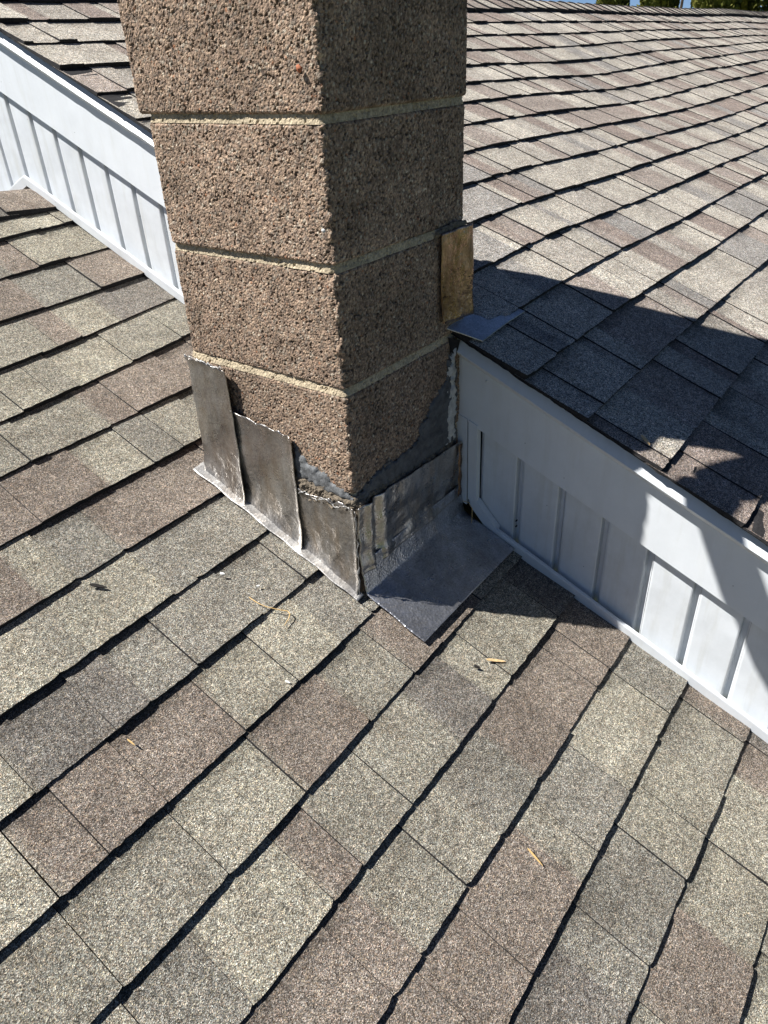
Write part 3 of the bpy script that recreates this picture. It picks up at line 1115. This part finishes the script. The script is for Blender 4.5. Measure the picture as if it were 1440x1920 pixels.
def chip(name, a, b, wid, mat, label, cat, at=roof_at, th=0.0016):
    a, b = np.array(a), np.array(b)
    d = b - a
    n = np.array([-d[1], d[0]]) / np.linalg.norm(d) * wid
    pr = [(0, 0.35), (0.12, 0.9), (0.45, 1.0), (0.78, 0.7), (1.0, 0.1)]
    left = [a + d * f + n * w for f, w in pr]
    right = [a + d * f - n * w * 0.9 for f, w in reversed(pr)]
    P = [at(p[0], p[1], 0.0125 if at is up_at else 0.0115) for p in left + right]
    o = prism(name, P, (0, 0, -th), mat)
    return tag(o, label, cat)


chip('wood_chip', (0.069, -0.255), (0.096, -0.284), 0.0030, M_WOOD, 'pale wood splinter below the lead apron', 'wood chip')
chip('wood_chip', (-0.188, -0.482), (-0.194, -0.513), 0.0016, M_STRAW, 'thin straw splinter on the shingles at lower right', 'wood chip')
chip('wood_chip', (0.393, -0.391), (0.380, -0.413), 0.0042, M_WOOD, 'pale wood splinter on the upper roof edge in a sunlit patch', 'wood chip', up_at)
chip('paint_flake', (-0.184, 0.196), (-0.177, 0.190), 0.0026, M_FLAKE, 'white flake near the curled needle, the larger of the two above it', 'paint flake')
chip('paint_flake', (-0.151, 0.134), (-0.145, 0.131), 0.0016, M_FLAKE, 'tiny white flake just above the curled needle', 'paint flake')
chip('paint_flake', (-0.258, -0.030), (-0.255, -0.039), 0.0018, M_FLAKE, 'white flake on a shingle butt edge below the curled needle', 'paint flake')
chip('leaf_scrap', (0.037, -0.245), (0.043, -0.255), 0.0030, M_TWIG, 'black scrap beside the pale splinter below the apron', 'leaf scrap')
chip('leaf_scrap', (-0.378, 0.316), (-0.360, 0.294), 0.0034, M_TWIG, 'black curled scrap on the shingles left of the chimney', 'leaf scrap')
chip('wood_chip', (-0.517, 0.062), (-0.515, 0.047), 0.0012, M_STRAW, 'short straw fragment on the shingles at lower left', 'wood chip')

tag(tube('dry_needle', [(0.362, -0.020, 0.046), (0.366, -0.034, 0.044), (0.362, -0.046, 0.034), (0.352, -0.052, 0.018), (0.345, -0.055, 0.006)], [0.0006, 0.0009, 0.001, 0.0009, 0.0006], M_STRAW, None, 5),
    'thin tan needle caught in the corner between lead apron and white trim', 'needle')

# ------------------------------------------------------------------ ground and trees beyond the ridge
mesh_ground = mesh_obj('ground', [(-300, -300, -4.2), (300, -300, -4.2), (300, 300, -4.2), (-300, 300, -4.2)], [(0, 1, 2, 3)], M_LAWN)
tag(mesh_ground, kind='structure')


def ray_xy(px, dist):
    q = np.array([(px - 720) / FPX, (5 - 960) / FPX, 1.0]) @ CAM_R
    q = q / np.hypot(q[0], q[1])
    return CAM_C[0] + q[0] * dist, CAM_C[1] + q[1] * dist


def cedar(px, dist, radius, height, seed, label):
    x, y = ray_xy(px, dist)
    root = empty('arborvitae')
    root.location = (x, y, -4.2)
    tag(root, label, 'tree', 'evergreens beyond the ridge')
    tube('trunk', [(0, 0, 0), (0, 0, height * 0.6)], [0.12, 0.05], M_BARK, root, 8)
    r = np.random.default_rng(seed)
    n = 16000
    f = r.random(n) ** 0.8
    prof = radius * np.clip(1.05 - f, 0, 1) ** 0.55 * np.clip(f * 9 + 0.5, 0, 1)
    ang = r.random(n) * 2 * np.pi
    lump = 1 + 0.16 * np.sin(ang * 5 + f * 17) + 0.10 * np.sin(ang * 9 - f * 31 + seed)
    rr = prof * lump * (0.70 + 0.34 * r.random(n) ** 0.6)
    c = np.stack([rr * np.cos(ang), rr * np.sin(ang), f * height], 1)
    up = np.stack([np.cos(ang) * 0.5, np.sin(ang) * 0.5, np.full(n, 1.0)], 1) + r.normal(0, 0.35, (n, 3))
    up /= np.linalg.norm(up, axis=1)[:, None]
    side = np.cross(up, r.normal(0, 1, (n, 3)))
    side /= np.linalg.norm(side, axis=1)[:, None]
    L = (0.07 + 0.09 * r.random(n))[:, None]
    W = L * 0.38
    V = np.stack([c - side * W * 0.4, c + up * L * 0.5 - side * W, c + up * L, c + up * L * 0.5 + side * W], 1).reshape(-1, 3)
    F = [(4 * i, 4 * i + 1, 4 * i + 2, 4 * i + 3) for i in range(n)]
    mesh_obj('crown', V, F, M_CEDAR, root)
    # dense inner body
    V, F = [], []
    for i in range(12):
        ff = i / 11
        for k in range(12):
            a = 2 * math.pi * k / 12
            q = radius * max(0.02, 1.05 - ff) ** 0.55 * 0.72 * min(1, ff * 9 + 0.5)
            V.append((q * math.cos(a), q * math.sin(a), 0.1 + ff * height * 0.96))
    for i in range(11):
        for k in range(12):
            a, b = i * 12 + k, i * 12 + (k + 1) % 12
            F.append((a, b, b + 12, a + 12))
    mesh_obj('inner_foliage', V, F, M_CEDAR, root)


cedar(1238, 24, 0.66, 8.6, 1, 'clipped evergreen above the ridge, leftmost of those standing clear')
cedar(1343, 23, 0.76, 8.4, 2, 'broad sunlit evergreen above the ridge beside a darker one')
cedar(1396, 25, 0.52, 8.8, 3, 'dark evergreen right behind the broad sunlit one')
cedar(1468, 24, 0.62, 8.6, 4, 'evergreen cut off by the right edge of the photograph')
cedar(1150, 26, 0.72, 8.2, 5, 'evergreen barely showing over the ridge, farthest left')


def bare_tree(px, dist, height, seed, label):
    x, y = ray_xy(px, dist)
    root = empty('bare_tree')
    root.location = (x, y, -4.2)
    tag(root, label, 'tree', 'leafless trees beyond the ridge')
    rnd = random.Random(seed)
    V, F = [], []

    def limb(p, d, length, r, depth):
        seg = 5
        q = p
        pts = [p]
        for i in range(4):
            d = (d + Vector((rnd.gauss(0, .12), rnd.gauss(0, .12), rnd.gauss(0.04, .08)))).normalized()
            q = q + d * length / 4
            pts.append(q)
        b0 = len(V)
        for i, pp in enumerate(pts):
            dd = (pts[min(i + 1, 4)] - pts[max(i - 1, 0)]).normalized()
            a = dd.cross(Vector((0.3, 0.9, 0.2))).normalized()
            b = dd.cross(a)
            rr = r * (1 - 0.45 * i / 4)
            for k in range(seg):
                t = 2 * math.pi * k / seg
                V.append(pp + (a * math.cos(t) + b * math.sin(t)) * rr)
        for i in range(4):
            for k in range(seg):
                u, v = b0 + i * seg + k, b0 + i * seg + (k + 1) % seg
                F.append((u, v, v + seg, u + seg))
        if depth > 0:
            for _ in range(rnd.choice((2, 3, 3))):
                i = rnd.choice((2, 3, 4, 4))
                nd = (d + Vector((rnd.gauss(0, .6), rnd.gauss(0, .6), rnd.gauss(.15, .35)))).normalized()
                limb(pts[i], nd, length * rnd.uniform(.62, .82), r * 0.52, depth - 1)

    trunk_top = Vector((0, 0, height * 0.28))
    limb(trunk_top, Vector((0, 0, 1)), height * 0.26, 0.13, 6)
    mesh_obj('branches', V, F, M_BARK, root)
    tube('trunk', [(0, 0, 0), (0.03, 0, height * 0.15), (0, 0, height * 0.3)], [0.22, 0.17, 0.14], M_BARK, root, 10)


bare_tree(1287, 38, 11, 3, 'leafless tree showing between two evergreens above the ridge')
bare_tree(1424, 42, 12, 8, 'leafless reddish tree beside the dark evergreen above the ridge')
